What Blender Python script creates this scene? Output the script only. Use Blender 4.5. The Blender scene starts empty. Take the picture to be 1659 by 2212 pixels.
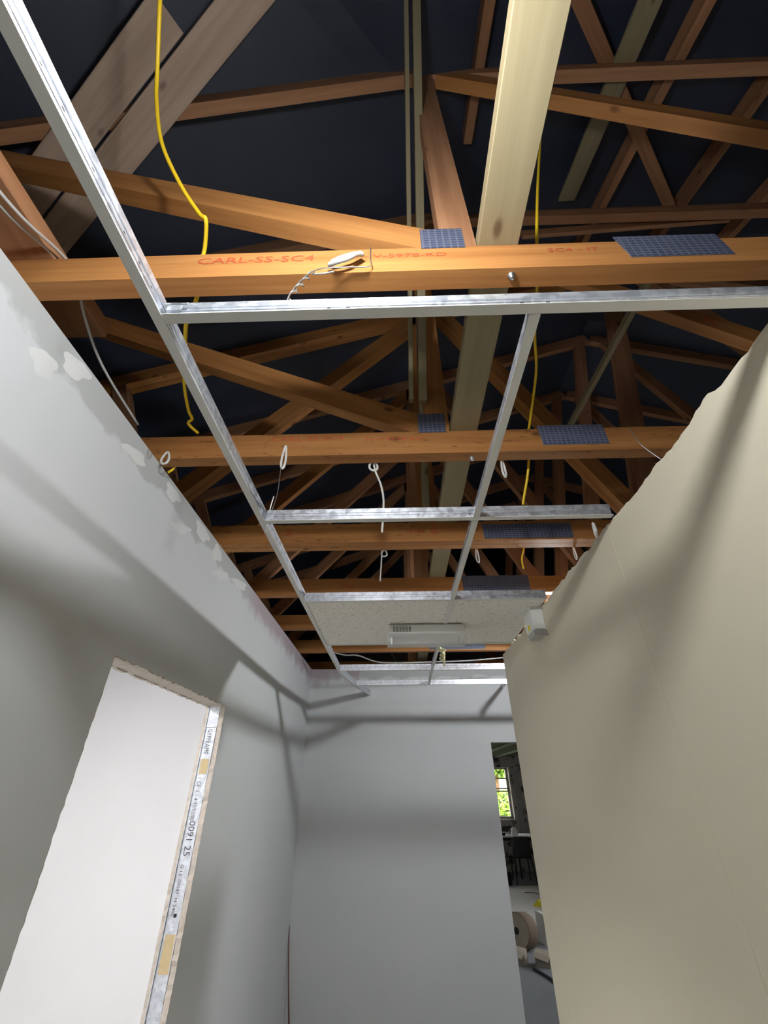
import bpy, math, random
from mathutils import Vector, Matrix
random.seed(7)
scene = bpy.context.scene
COL = scene.collection
EYE = 1.70                      # eye height above the floor; all z below are given from eye level

# ------------------------------------------------------------------ camera
cd = bpy.data.cameras.new('camera'); cam = bpy.data.objects.new('camera', cd); COL.objects.link(cam)
cd.sensor_fit = 'VERTICAL'; cd.sensor_height = 36.0; cd.sensor_width = 27.0; cd.lens = 14.728
cd.clip_start = 0.01; cd.clip_end = 200
_r = Vector((0.99960317, 0.02804758, -0.0026158)); _u = Vector((0.01754264, -0.5471658, 0.83684039)); _f = Vector((-0.02204007, 0.83655419, 0.5474407))
M = Matrix.Identity(4)
for i in range(3):
    M[i][0] = _r[i]; M[i][1] = _u[i]; M[i][2] = -_f[i]
M[2][3] = EYE
cam.matrix_world = M
scene.camera = cam

# ------------------------------------------------------------------ world, sun, exposure
w = bpy.data.worlds.new('sky'); scene.world = w; w.use_nodes = True
nt = w.node_tree; nt.nodes.clear()
sky = nt.nodes.new('ShaderNodeTexSky'); sky.sky_type = 'HOSEK_WILKIE'; sky.turbidity = 9; sky.sun_direction = (-0.3, -0.5, 0.8)
mx = nt.nodes.new('ShaderNodeMix'); mx.data_type = 'RGBA'; mx.inputs[0].default_value = .25; mx.inputs[6].default_value = (.96, .97, 1.0, 1)   # overcast white with a trace of sky
nt.links.new(sky.outputs[0], mx.inputs[7])
bg = nt.nodes.new('ShaderNodeBackground'); bg.inputs['Strength'].default_value = 6.5
wo = nt.nodes.new('ShaderNodeOutputWorld')
nt.links.new(mx.outputs[2], bg.inputs[0]); nt.links.new(bg.outputs[0], wo.inputs[0])
sl = bpy.data.lights.new('sun', 'SUN'); sl.energy = 8.0; sl.angle = 0.01; sl.color = (1, .96, .88)
so = bpy.data.objects.new('sun', sl); COL.objects.link(so); so.rotation_euler = (math.radians(50), 0, math.radians(-25)); so.location = (0, -5, 12)
vs = scene.view_settings
vs.view_transform = 'Standard'; vs.look = 'None'; vs.exposure = 0.50; vs.gamma = 1.0; vs.use_curve_mapping = False

LAMP_A = (-.08, .045, .82); LAMP_A_POWER = 300.0      # festoon lamp hanging over the photographer
LAMP_B = (1.0, 2.40, .885); LAMP_B_POWER = 590.0     # festoon lamp in the room right of the cream wall
LAMP_C = (-1.75, 1.3, .74); LAMP_C_POWER = 24.0      # ceiling panel of the side room

# ------------------------------------------------------------------ materials
def nodes(name):
    m = bpy.data.materials.new(name); m.use_nodes = True
    t = m.node_tree; b = t.nodes['Principled BSDF']
    return m, t, b
def N(t, typ, **kw):
    n = t.nodes.new(typ)
    for k, v in kw.items():
        if k in n.inputs: n.inputs[k].default_value = v
        else: setattr(n, k, v)
    return n
def ramp(t, stops):
    r = t.nodes.new('ShaderNodeValToRGB'); e = r.color_ramp.elements
    while len(e) < len(stops): e.new(.5)
    for i, (p, c) in enumerate(stops):
        e[i].position = p; e[i].color = (c[0], c[1], c[2], 1) if len(c) == 3 else c
    return r
def mixc(t, fac, a, b, mode='MIX'):
    m = t.nodes.new('ShaderNodeMix'); m.data_type = 'RGBA'; m.blend_type = mode
    def put(sock, v):
        if isinstance(v, (tuple, list)): sock.default_value = (*v[:3], 1)
        elif isinstance(v, (int, float)): sock.default_value = v
        else: t.links.new(v, sock)
    put(m.inputs[0], fac); put(m.inputs[6], a); put(m.inputs[7], b)
    return m.outputs[2]
def math_(t, op, a, b=None, c=None, clamp=False):
    m = t.nodes.new('ShaderNodeMath'); m.operation = op; m.use_clamp = clamp
    for i, v in enumerate((a, b, c)):
        if v is None: continue
        if isinstance(v, (int, float)): m.inputs[i].default_value = v
        else: t.links.new(v, m.inputs[i])
    return m.outputs[0]
def coords(t, kind='Object', scale=(1, 1, 1)):
    c = t.nodes.new('ShaderNodeTexCoord'); mp = t.nodes.new('ShaderNodeMapping'); mp.inputs['Scale'].default_value = scale
    t.links.new(c.outputs[kind], mp.inputs[0]); return mp.outputs[0]
def world_xyz(t):
    g = t.nodes.new('ShaderNodeNewGeometry'); s = t.nodes.new('ShaderNodeSeparateXYZ'); t.links.new(g.outputs['Position'], s.inputs[0]); return g.outputs['Position'], s.outputs
def noise(t, vec, scale, detail=3, rough=.55):
    n = N(t, 'ShaderNodeTexNoise', Scale=scale, Detail=detail, Roughness=rough)
    if vec is not None: t.links.new(vec, n.inputs['Vector'])
    return n.outputs['Fac']
def bump(t, b, h, strength, dist):
    n = N(t, 'ShaderNodeBump', Strength=strength, Distance=dist); t.links.new(h, n.inputs['Height']); t.links.new(n.outputs[0], b.inputs['Normal'])
def plain(name, col, rough=.6, metal=0.0, var=.12, nscale=20, bmp=0.0, spec=None):
    m, t, b = nodes(name); v = coords(t)
    f = noise(t, v, nscale)
    c = mixc(t, f, tuple(x * (1 - var) for x in col), tuple(min(1, x * (1 + var)) for x in col))
    t.links.new(c, b.inputs['Base Color']); b.inputs['Roughness'].default_value = rough; b.inputs['Metallic'].default_value = metal
    if spec is not None: b.inputs['Specular IOR Level'].default_value = spec
    if bmp: bump(t, b, f, bmp, .002)
    return m
def wood(name, light, dark, knot, vary=.25, stain=0.0):
    m, t, b = nodes(name)
    uv = coords(t, 'UV', (1, 1, 1))
    g1 = noise(t, coords(t, 'UV', (1.6, 38, 1)), 1.0, 5, .65)
    g2 = noise(t, coords(t, 'UV', (.7, 9, 1)), 1.0, 3, .5)
    r = ramp(t, [(.38, dark), (.62, light)]); t.links.new(math_(t, 'MULTIPLY_ADD', g2, .45, math_(t, 'MULTIPLY', g1, .55)), r.inputs[0])
    vo = N(t, 'ShaderNodeTexVoronoi', Scale=1.0); vo.inputs['Randomness'].default_value = 1.0
    t.links.new(coords(t, 'UV', (5.5, 11, 1)), vo.inputs['Vector'])
    kr = ramp(t, [(.06, (1, 1, 1)), (.15, (0, 0, 0))]); t.links.new(vo.outputs['Distance'], kr.inputs[0])
    sep = t.nodes.new('ShaderNodeSeparateColor'); t.links.new(vo.outputs['Color'], sep.inputs[0])
    kf = math_(t, 'MULTIPLY', kr.outputs[0], math_(t, 'GREATER_THAN', sep.outputs[0], .5))
    c = mixc(t, math_(t, 'MULTIPLY', kf, .8), r.outputs[0], knot)
    oi = t.nodes.new('ShaderNodeObjectInfo')
    c = mixc(t, 1.0, c, mixc(t, oi.outputs['Random'], (1 - vary,) * 3, (1.0, 1.0, 1.0)), 'MULTIPLY')
    if stain:
        sn = noise(t, coords(t, 'UV', (14, 60, 1)), 1.0, 3, .7)
        sr = ramp(t, [(.60, (0, 0, 0)), (.68, (1, 1, 1))]); t.links.new(sn, sr.inputs[0])
        c = mixc(t, math_(t, 'MULTIPLY', sr.outputs[0], stain), c, knot)
    t.links.new(c, b.inputs['Base Color']); b.inputs['Roughness'].default_value = .55
    b.inputs['Specular IOR Level'].default_value = .25
    bump(t, b, g1, .25, .001)
    return m
MAT = {}
MAT['pine'] = wood('orange_pine', (.57, .265, .085), (.37, .15, .043), (.11, .04, .015))
MAT['pine_spotted'] = wood('spotted_orange_pine', (.57, .265, .085), (.37, .15, .043), (.12, .045, .015), stain=.8)
MAT['pine_pale'] = wood('pale_yellow_timber', (.33, .28, .165), (.26, .215, .125), (.10, .06, .035), vary=.1)
MAT['pine_brown'] = wood('brown_timber', (.52, .27, .14), (.33, .155, .075), (.08, .03, .02))  # brown timber; on far truss webs it paints in the void's dimness
MAT['pine_grey'] = wood('greyish_board', (.62, .47, .36), (.47, .34, .25), (.14, .08, .06))
def galv():
    m, t, b = nodes('galvanised_steel'); v = coords(t)
    vo = N(t, 'ShaderNodeTexVoronoi', Scale=90.0); t.links.new(v, vo.inputs['Vector'])
    f = noise(t, v, 40, 4, .7)
    sep = t.nodes.new('ShaderNodeSeparateColor'); t.links.new(vo.outputs['Color'], sep.inputs[0])
    k = math_(t, 'MULTIPLY_ADD', sep.outputs[0], .5, math_(t, 'MULTIPLY', f, .5))
    c = mixc(t, k, (.42, .45, .50), (.86, .90, .96)); t.links.new(c, b.inputs['Base Color'])
    b.inputs['Metallic'].default_value = .75
    rr = math_(t, 'MULTIPLY_ADD', k, .25, .25); t.links.new(rr, b.inputs['Roughness'])
    bump(t, b, f, .2, .001)
    return m
MAT['galv'] = galv()
MAT['tee_white'] = plain('tee_face_paint', (.74, .74, .71), .45, var=.04)
MAT['dark_hole'] = plain('dark_hole', (.012, .012, .014), .8)
MAT['steel'] = plain('zinc_steel', (.55, .56, .58), .35, 1.0)
def nailplate():
    m, t, b = nodes('blue_nail_plate')
    v = coords(t, 'UV')
    br = N(t, 'ShaderNodeTexBrick', Scale=1.0); br.inputs['Color1'].default_value = (.028, .045, .13, 1); br.inputs['Color2'].default_value = (.045, .06, .15, 1)
    br.inputs['Mortar'].default_value = (.19, .21, .28, 1); br.inputs['Mortar Size'].default_value = .0022; br.inputs['Brick Width'].default_value = .0155; br.inputs['Row Height'].default_value = .0105; br.offset = 0.0
    t.links.new(v, br.inputs['Vector'])
    f = noise(t, v, 25, 3, .6)
    c = mixc(t, math_(t, 'MULTIPLY', f, .55), br.outputs['Color'], (.20, .22, .28)); t.links.new(c, b.inputs['Base Color'])
    b.inputs['Metallic'].default_value = .35; b.inputs['Roughness'].default_value = .5
    bump(t, b, br.outputs['Fac'], .6, .002)
    return m
MAT['nailplate'] = nailplate()
MAT['yellow'] = plain('yellow_cable_sheath', (.85, .58, .02), .45, var=.08)
MAT['white_cable'] = plain('white_cable_sheath', (.72, .71, .67), .5, var=.06)
MAT['grey_cable'] = plain('grey_cable_sheath', (.44, .44, .42), .5, var=.06)
MAT['wire'] = plain('bare_wire', (.62, .62, .62), .35, .9)
MAT['red_ink'] = plain('red_stamp_ink', (.50, .085, .03), .8, var=.25, nscale=150)
MAT['black_ink'] = plain('black_print', (.10, .10, .11), .8, var=.3, nscale=200)
MAT['white_plastic'] = plain('white_plastic', (.80, .80, .78), .35, var=.03)
MAT['yellow_label'] = plain('yellow_sticker', (.85, .72, .05), .6)
MAT['tape'] = plain('reddish_tape', (.22, .12, .11), .9)
MAT['foam'] = plain('cream_foam', (.80, .75, .48), .9, nscale=80, bmp=.5)
MAT['glue'] = plain('dried_glue', (.60, .47, .27), .8, nscale=60)
MAT['filler'] = plain('filler_plaster', (.70, .72, .71), .9, var=.03)
MAT['gypsum_edge'] = plain('raw_board_edge', (.58, .52, .46), .95, var=.28, nscale=70, bmp=.6)
MAT['white_wall'] = plain('white_painted_wall', (.84, .84, .85), .8, var=.02, nscale=3)
MAT['grey_dim'] = plain('grey_render', (.45, .45, .44), .9, nscale=4)
MAT['floor'] = plain('grey_dusty_floor', (.24, .25, .265), .7, var=.2, nscale=5)
MAT['floor_bounce'] = plain('pale_bounce_floor', (.60, .59, .57), .9, var=.12, nscale=3)  # paleness chosen to bounce light upward, floor itself is unseen
MAT['sheet'] = plain('pale_dusty_sheet', (.60, .57, .53), .9, var=.15, nscale=6)
MAT['black_plastic'] = plain('black_plastic', (.012, .012, .016), .5)
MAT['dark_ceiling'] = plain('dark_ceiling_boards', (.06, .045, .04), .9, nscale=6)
MAT['cardboard'] = plain('dusty_cardboard', (.36, .31, .25), .9, nscale=12)
MAT['brown_roll'] = plain('brown_roll', (.15, .105, .07), .9, nscale=20)
MAT['window_frame'] = plain('pale_window_frame', (.68, .60, .56), .6, var=.05)
MAT['leaf'] = plain('leaf_green', (.30, .46, .06), .5, var=.5, nscale=6)
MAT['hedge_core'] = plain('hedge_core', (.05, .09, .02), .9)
MAT['render_white'] = plain('white_render', (.85, .85, .83), .9)
MAT['grass'] = plain('grass', (.12, .2, .05), .9, nscale=3)
def lamp_mat(name, col, strength):
    m, t, b = nodes(name); b.inputs['Base Color'].default_value = (1, 1, 1, 1)
    b.inputs['Emission Color'].default_value = (*col, 1); b.inputs['Emission Strength'].default_value = strength; return m
MAT['bulb_a'] = lamp_mat('bulb_glow', (.97, .98, 1.0), LAMP_A_POWER)
MAT['bulb_b'] = lamp_mat('bulb_glow_second', (.96, .98, 1.0), LAMP_B_POWER)
MAT['panel'] = lamp_mat('light_panel', (1, .98, .96), LAMP_C_POWER)
def glass(name, rough=0.0):
    m, t, b = nodes(name); b.inputs['Base Color'].default_value = (.95, .97, .97, 1); b.inputs['Transmission Weight'].default_value = 1.0
    b.inputs['Roughness'].default_value = rough; b.inputs['IOR'].default_value = 1.35
    f = noise(t, coords(t), 12); bump(t, b, f, .03, .001)
    return m
MAT['clear'] = glass('clear_cover')
def pane_mat():
    m = bpy.data.materials.new('window_glass'); m.use_nodes = True; t = m.node_tree; t.nodes.clear()
    o = t.nodes.new('ShaderNodeOutputMaterial'); tr = t.nodes.new('ShaderNodeBsdfTransparent'); gl = t.nodes.new('ShaderNodeBsdfGlossy'); gl.inputs['Roughness'].default_value = .03
    fr = t.nodes.new('ShaderNodeFresnel'); fr.inputs[0].default_value = 1.3; mx = t.nodes.new('ShaderNodeMixShader')
    t.links.new(fr.outputs[0], mx.inputs[0]); t.links.new(tr.outputs[0], mx.inputs[1]); t.links.new(gl.outputs[0], mx.inputs[2]); t.links.new(mx.outputs[0], o.inputs[0]); return m
MAT['pane'] = pane_mat()
def cover_mat():
    m = bpy.data.materials.new('hazy_clear_plastic'); m.use_nodes = True; t = m.node_tree; t.nodes.clear()
    o = t.nodes.new('ShaderNodeOutputMaterial'); tr = t.nodes.new('ShaderNodeBsdfTransparent'); df = t.nodes.new('ShaderNodeBsdfTranslucent'); df.inputs[0].default_value = (.9, .92, .92, 1)
    d2 = t.nodes.new('ShaderNodeBsdfDiffuse'); d2.inputs[0].default_value = (.9, .92, .92, 1); gl = t.nodes.new('ShaderNodeBsdfGlossy'); gl.inputs['Roughness'].default_value = .12
    a = t.nodes.new('ShaderNodeMixShader'); b = t.nodes.new('ShaderNodeMixShader'); c = t.nodes.new('ShaderNodeMixShader')
    t.links.new(df.outputs[0], a.inputs[1]); t.links.new(d2.outputs[0], a.inputs[2]); b.inputs[0].default_value = .22
    t.links.new(tr.outputs[0], b.inputs[1]); t.links.new(a.outputs[0], b.inputs[2]); c.inputs[0].default_value = .06
    t.links.new(b.outputs[0], c.inputs[1]); t.links.new(gl.outputs[0], c.inputs[2]); t.links.new(c.outputs[0], o.inputs[0]); return m
MAT['cover'] = cover_mat()
def plaster_left():
    m, t, b = nodes('grey_plasterboard')
    pos, s = world_xyz(t)
    n1 = noise(t, pos, 1.6, 4, .6); n2 = noise(t, pos, 6, 4, .6)
    base = mixc(t, n1, (.60, .625, .64), (.67, .69, .70))
    # unskimmed band under the roof, ragged lower edge
    edge = math_(t, 'MULTIPLY_ADD', n2, .16, 2.44)
    band = math_(t, 'MULTIPLY', math_(t, 'SUBTRACT', s[2], edge), 60.0, clamp=True)
    c = mixc(t, math_(t, 'MULTIPLY', band, .85), base, (.46, .48, .475))
    # raw purplish board showing at the far end, streaked
    mp = N(t, 'ShaderNodeMapping'); mp.inputs['Scale'].default_value = (9, 9, 2.0); t.links.new(pos, mp.inputs[0])
    st = noise(t, mp.outputs[0], 1.0, 4, .7)
    far = math_(t, 'MULTIPLY', math_(t, 'SUBTRACT', s[1], 2.0), 4.0, clamp=True)
    e2 = math_(t, 'MULTIPLY_ADD', st, .30, 2.325)
    p = math_(t, 'MULTIPLY', math_(t, 'MULTIPLY', math_(t, 'SUBTRACT', s[2], e2), 12.0, clamp=True), far)
    p = math_(t, 'MULTIPLY', p, math_(t, 'MULTIPLY', math_(t, 'SUBTRACT', -.33, s[0]), 60.0, clamp=True))
    c = mixc(t, math_(t, 'MULTIPLY', p, .85), c, (.42, .35, .385))
    t.links.new(c, b.inputs['Base Color']); b.inputs['Roughness'].default_value = .75; b.inputs['Specular IOR Level'].default_value = .2
    bump(t, b, n2, .08, .004)
    return m
MAT['plaster'] = plaster_left()
def cream():
    m, t, b = nodes('cream_painted_board'); pos, s = world_xyz(t)
    n1 = noise(t, pos, 1.3, 3, .5); n2 = noise(t, pos, 220, 2, .5); n3 = noise(t, pos, 9, 4, .6)
    c = mixc(t, n1, (.66, .605, .46), (.72, .665, .515))
    c = mixc(t, math_(t, 'MULTIPLY', n3, .18), c, (.62, .60, .50))
    # a few dark scuffs near the bottom of the wall
    sc = noise(t, pos, 26, 3, .7); r = ramp(t, [(.74, (0, 0, 0)), (.78, (1, 1, 1))]); t.links.new(sc, r.inputs[0])
    low = math_(t, 'LESS_THAN', s[2], 1.62)
    c = mixc(t, math_(t, 'MULTIPLY', math_(t, 'MULTIPLY', r.outputs[0], low), .6), c, (.12, .10, .08))
    t.links.new(c, b.inputs['Base Color']); b.inputs['Roughness'].default_value = .6; b.inputs['Specular IOR Level'].default_value = .25
    bump(t, b, n2, .25, .001)
    return m
MAT['cream'] = cream()
def tile_mat():
    m, t, b = nodes('fissured_ceiling_tile'); pos, s = world_xyz(t)
    v = noise(t, pos, 130, 3, .6); r = ramp(t, [(.36, (1, 1, 1)), (.42, (0, 0, 0))]); t.links.new(v, r.inputs[0])
    v2 = noise(t, pos, 60, 2, .5); r2 = ramp(t, [(.33, (1, 1, 1)), (.37, (0, 0, 0))]); t.links.new(v2, r2.inputs[0])
    h = math_(t, 'MAXIMUM', r.outputs[0], r2.outputs[0])
    c = mixc(t, math_(t, 'MULTIPLY', h, .45), (.88, .86, .80), (.40, .37, .33)); t.links.new(c, b.inputs['Base Color']); b.inputs['Roughness'].default_value = .9
    inv = math_(t, 'SUBTRACT', 1.0, h); bump(t, b, inv, .5, .002)
    return m
MAT['tile'] = tile_mat()
def felt():
    m, t, b = nodes('black_roofing_felt'); pos, s = world_xyz(t)
    n = noise(t, pos, 3, 4, .6); n2 = noise(t, pos, 300, 2, .6)
    c = mixc(t, n, (.010, .017, .036), (.024, .037, .074)); t.links.new(c, b.inputs['Base Color'])
    b.inputs['Roughness'].default_value = .55; b.inputs['Specular IOR Level'].default_value = .8
    bump(t, b, math_(t, 'MULTIPLY_ADD', n2, .3, n), .35, .01)
    return m
MAT['felt'] = felt()
def peeling():
    m, t, b = nodes('peeling_paint'); pos, s = world_xyz(t)
    n = noise(t, pos, 4.0, 6, .7); r = ramp(t, [(.53, (.50, .46, .43)), (.58, (.10, .075, .065))]); t.links.new(n, r.inputs[0])
    t.links.new(r.outputs[0], b.inputs['Base Color']); b.inputs['Roughness'].default_value = .9; bump(t, b, n, .4, .01); return m
MAT['peeling'] = peeling()

# ------------------------------------------------------------------ mesh building
BASE = {}
def tag(o, label=None, cat=None, group=None, kind=None):
    for k, v in (('label', label), ('category', cat), ('group', group), ('kind', kind)):
        if v: o[k] = v
    return o
def thing(name, base, label, cat, group=None):
    o = bpy.data.objects.new(name, None); COL.objects.link(o); o.empty_display_size = .05
    o.location = (base[0], base[1], base[2] + EYE); BASE[o] = Vector(o.location)
    return tag(o, label, cat, group)
class MB:
    def __init__(s): s.v = []; s.f = []; s.uv = []
    def face(s, idx, uv=None): s.f.append(tuple(idx)); s.uv.append(uv)
    def add(s, verts, faces, uvs=None):
        o = len(s.v); s.v += [tuple(v) for v in verts]
        for i, f in enumerate(faces): s.face([o + k for k in f], uvs[i] if uvs else None)
        return s
    def box(s, a, b):
        x0, y0, z0 = [min(a[i], b[i]) for i in range(3)]; x1, y1, z1 = [max(a[i], b[i]) for i in range(3)]
        V = [(x0, y0, z0), (x1, y0, z0), (x1, y1, z0), (x0, y1, z0), (x0, y0, z1), (x1, y0, z1), (x1, y1, z1), (x0, y1, z1)]
        F = [(0, 3, 2, 1), (4, 5, 6, 7), (0, 1, 5, 4), (1, 2, 6, 5), (2, 3, 7, 6), (3, 0, 4, 7)]
        U = []
        for f in F:
            q = [V[i] for i in f]
            sp = [max(p[i] for p in q) - min(p[i] for p in q) for i in range(3)]
            ax = [i for i in range(3) if i != sp.index(min(sp))]; ax.sort(key=lambda i: -(b[i] - a[i]) ** 2)
            U.append([(p[ax[0]], p[ax[1]]) for p in q])
        return s.add(V, F, U)
    def beam(s, p0, p1, w, h, up=(0, 0, 1), ch=.0015):
        """chamfered timber: w across, h along 'up'; centred on the line p0-p1"""
        p0 = Vector(p0); p1 = Vector(p1); d = (p1 - p0); L = d.length; d.normalize()
        sx = d.cross(Vector(up)).normalized(); sz = sx.cross(d).normalized()
        a, b = w / 2, h / 2; c = min(ch, a * .4, b * .4)
        prof = [(-a + c, -b), (a - c, -b), (a, -b + c), (a, b - c), (a - c, b), (-a + c, b), (-a, b - c), (-a, -b + c)]
        return s.sweep(prof, p0, p1, sx, sz)
    def sweep(s, prof, p0, p1, sx, sz):
        n = len(prof); L = (Vector(p1) - Vector(p0)).length; ou, ov = random.random() * 40, random.random() * 40
        V = [Vector(p0) + sx * x + sz * z for x, z in prof] + [Vector(p1) + sx * x + sz * z for x, z in prof]
        F = []; U = []; acc = 0
        for i in range(n):
            j = (i + 1) % n; e = math.hypot(prof[j][0] - prof[i][0], prof[j][1] - prof[i][1])
            F.append((i, n + i, n + j, j)); U.append([(ou, ov + acc), (ou + L, ov + acc), (ou + L, ov + acc + e), (ou, ov + acc + e)]); acc += e
        F.append(tuple(range(n))); U.append([(ou + p[1] * .1, ov + p[0]) for p in prof])
        F.append(tuple(range(2 * n - 1, n - 1, -1))); U.append([(ou + p[1] * .1, ov + p[0]) for p in reversed(prof)])
        return s.add(V, F, U)
    def prism(s, poly, y0, y1, d=(1, 0)):
        """outline in x,z pushed from y0 to y1, grain along d"""
        n = len(poly); ou, ov = random.random() * 40, random.random() * 40
        dl = math.hypot(*d); d = (d[0] / dl, d[1] / dl)
        uv = lambda p: (ou + p[0] * d[0] + p[1] * d[1], ov - p[0] * d[1] + p[1] * d[0])
        area = sum(poly[i][0] * poly[(i + 1) % n][1] - poly[(i + 1) % n][0] * poly[i][1] for i in range(n))
        if area < 0: poly = poly[::-1]
        V = [(p[0], y0, p[1]) for p in poly] + [(p[0], y1, p[1]) for p in poly]
        F = [tuple(range(n)), tuple(range(2 * n - 1, n - 1, -1))]; U = [[uv(p) for p in poly], [(a, b + .3) for a, b in [uv(p) for p in reversed(poly)]]]
        for i in range(n):
            j = (i + 1) % n; a, b = uv(poly[i]), uv(poly[j]); t = y1 - y0
            F.append((i, n + i, n + j, j)); U.append([(a[0], a[1] + .7), (a[0], a[1] + .7 + t), (b[0], b[1] + .7 + t), (b[0], b[1] + .7)])
        return s.add(V, F, U)
    def tube(s, pts, r, n=8, smooth=True, sub=6):
        P = [Vector(p) for p in pts]
        if smooth and len(P) > 2:
            Q = []
            for i in range(len(P) - 1):
                a = P[max(i - 1, 0)]; b = P[i]; c = P[i + 1]; d = P[min(i + 2, len(P) - 1)]
                for k in range(sub):
                    u = k / sub
                    Q.append(.5 * ((2 * b) + (c - a) * u + (2 * a - 5 * b + 4 * c - d) * u * u + (3 * b - a - 3 * c + d) * u ** 3))
            Q.append(P[-1]); P = Q
        V = []; F = []; ref = Vector((.31, .22, .93))
        for i, p in enumerate(P):
            d = (P[min(i + 1, len(P) - 1)] - P[max(i - 1, 0)]).normalized()
            a = d.cross(ref)
            if a.length < 1e-3: a = d.cross(Vector((1, 0, 0)))
            a.normalize(); b = d.cross(a)
            V += [p + (a * math.cos(2 * math.pi * k / n) + b * math.sin(2 * math.pi * k / n)) * r for k in range(n)]
        for i in range(len(P) - 1):
            for k in range(n):
                l = (k + 1) % n; F.append((i * n + k, i * n + l, (i + 1) * n + l, (i + 1) * n + k))
        F.append(tuple(range(n - 1, -1, -1))); F.append(tuple((len(P) - 1) * n + k for k in range(n)))
        return s.add(V, F)
    def lathe(s, prof, c, axis=(0, 0, 1), n=20):
        """prof: (radius, height) pairs along axis from c"""
        ax = Vector(axis).normalized(); a = ax.cross(Vector((.3, .9, .1))).normalized(); b = ax.cross(a); c = Vector(c)
        V = []; F = []
        for r, h in prof: V += [c + ax * h + (a * math.cos(2 * math.pi * k / n) + b * math.sin(2 * math.pi * k / n)) * r for k in range(n)]
        for i in range(len(prof) - 1):
            for k in range(n):
                l = (k + 1) % n; F.append((i * n + k, i * n + l, (i + 1) * n + l, (i + 1) * n + k))
        F.append(tuple(range(n - 1, -1, -1))); F.append(tuple((len(prof) - 1) * n + k for k in range(n)))
        return s.add(V, F)
    def build(s, name, mat, parent=None, smooth=False):
        base = BASE.get(parent, Vector((0, 0, 0)))
        if parent is None and s.v:
            n = len(s.v); base = Vector((sum(v[0] for v in s.v) / n, sum(v[1] for v in s.v) / n, min(v[2] for v in s.v) + EYE))
        me = bpy.data.meshes.new(name)
        me.from_pydata([(v[0] - base[0], v[1] - base[1], v[2] + EYE - base[2]) for v in s.v], [], s.f)
        if any(s.uv):
            ul = me.uv_layers.new(name='UVMap'); k = 0
            for u, f in zip(s.uv, s.f):
                for i in range(len(f)):
                    if u: ul.data[k].uv = u[i]
                    k += 1
        me.materials.append(MAT[mat] if isinstance(mat, str) else mat)
        if smooth:
            for p in me.polygons: p.use_smooth = True
        me.update()
        o = bpy.data.objects.new(name, me); COL.objects.link(o)
        if parent is not None: o.parent = parent; BASE[o] = base
        else: o.location = base; BASE[o] = base
        return o
def text(body, size, origin, xdir, ydir, name, mat, parent, stretch=1.0, lift=.0006):
    """flat lettering lying in the plane of xdir,ydir"""
    cu = bpy.data.curves.new('t', 'FONT'); cu.body = body; cu.size = size; cu.resolution_u = 2
    to = bpy.data.objects.new('t', cu); COL.objects.link(to)
    me = bpy.data.meshes.new_from_object(to.evaluated_get(bpy.context.evaluated_depsgraph_get()))
    bpy.data.objects.remove(to); bpy.data.curves.remove(cu)
    X = Vector(xdir).normalized(); Y = Vector(ydir).normalized(); Zn = X.cross(Y)
    b = MB(); b.v = [tuple(Vector(origin) + X * v.co.x * stretch + Y * v.co.y + Zn * lift) for v in me.vertices]
    for p in me.polygons: b.face(list(p.vertices))
    bpy.data.meshes.remove(me)
    return b.build(name, mat, parent)

# ================================================================== THE SETTING
XL = -.782; XR = .597; YB = 4.04; ZT = .909; ZG = .61; FL = -1.70
D0, D1, DH = 1.172, 2.068, .308                # door opening in the left wall
def wallparts(x0, x1, y0, y1, z0, z1, hole):
    a, b, h = hole; m = MB()
    m.box((x0, y0, z0), (x1, a, z1)); m.box((x0, b, z0), (x1, y1, z1)); m.box((x0, a, h), (x1, b, z1)); return m
wl = wallparts(XL - .020, XL, -1.6, YB, FL, ZT, (D0, D1, DH)).build('wall_left', 'plaster')
tag(wl, 'grey skimmed plasterboard wall with a doorway', kind='structure')
wallparts(XL - .0865, XL - .074, -1.6, YB, FL, ZT, (D0, D1, DH)).build('back_board', 'white_wall', wl)
# raw board edges round the opening, slightly ragged
def ragged_strip(pts0, pts1, n, out, amp, depthvec):
    m = MB(); V = []; p0 = Vector(pts0); p1 = Vector(pts1); out = Vector(out); dv = Vector(depthvec)
    for i in range(n + 1):
        p = p0.lerp(p1, i / n); q = p + out * (amp * random.random())
        V += [p, p + dv, q + dv, q]
    for i in range(n):
        a = i * 4; b = a + 4
        for k in range(4): m.f.append((a + k, a + (k + 1) % 4, b + (k + 1) % 4, b + k)); m.uv.append(None)
    m.f.append((3, 2, 1, 0)); m.uv.append(None); m.f.append((n * 4, n * 4 + 1, n * 4 + 2, n * 4 + 3)); m.uv.append(None)
    m.v = [tuple(v) for v in V]; return m
for x, wd_ in ((XL - .0203, .0206), (XL - .0868, .0131)):
    dx = (wd_, 0, 0)
    ragged_strip((x, D1, FL), (x, D1, DH), 140, (0, -1, 0), .005, dx).build('board_edge', 'gypsum_edge', wl)
    ragged_strip((x, D0, FL), (x, D0, DH), 140, (0, 1, 0), .005, dx).build('board_edge', 'gypsum_edge', wl)
    ragged_strip((x, D0, DH), (x, D1, DH), 70, (0, 0, -1), .006, dx).build('board_edge', 'gypsum_edge', wl)
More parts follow.
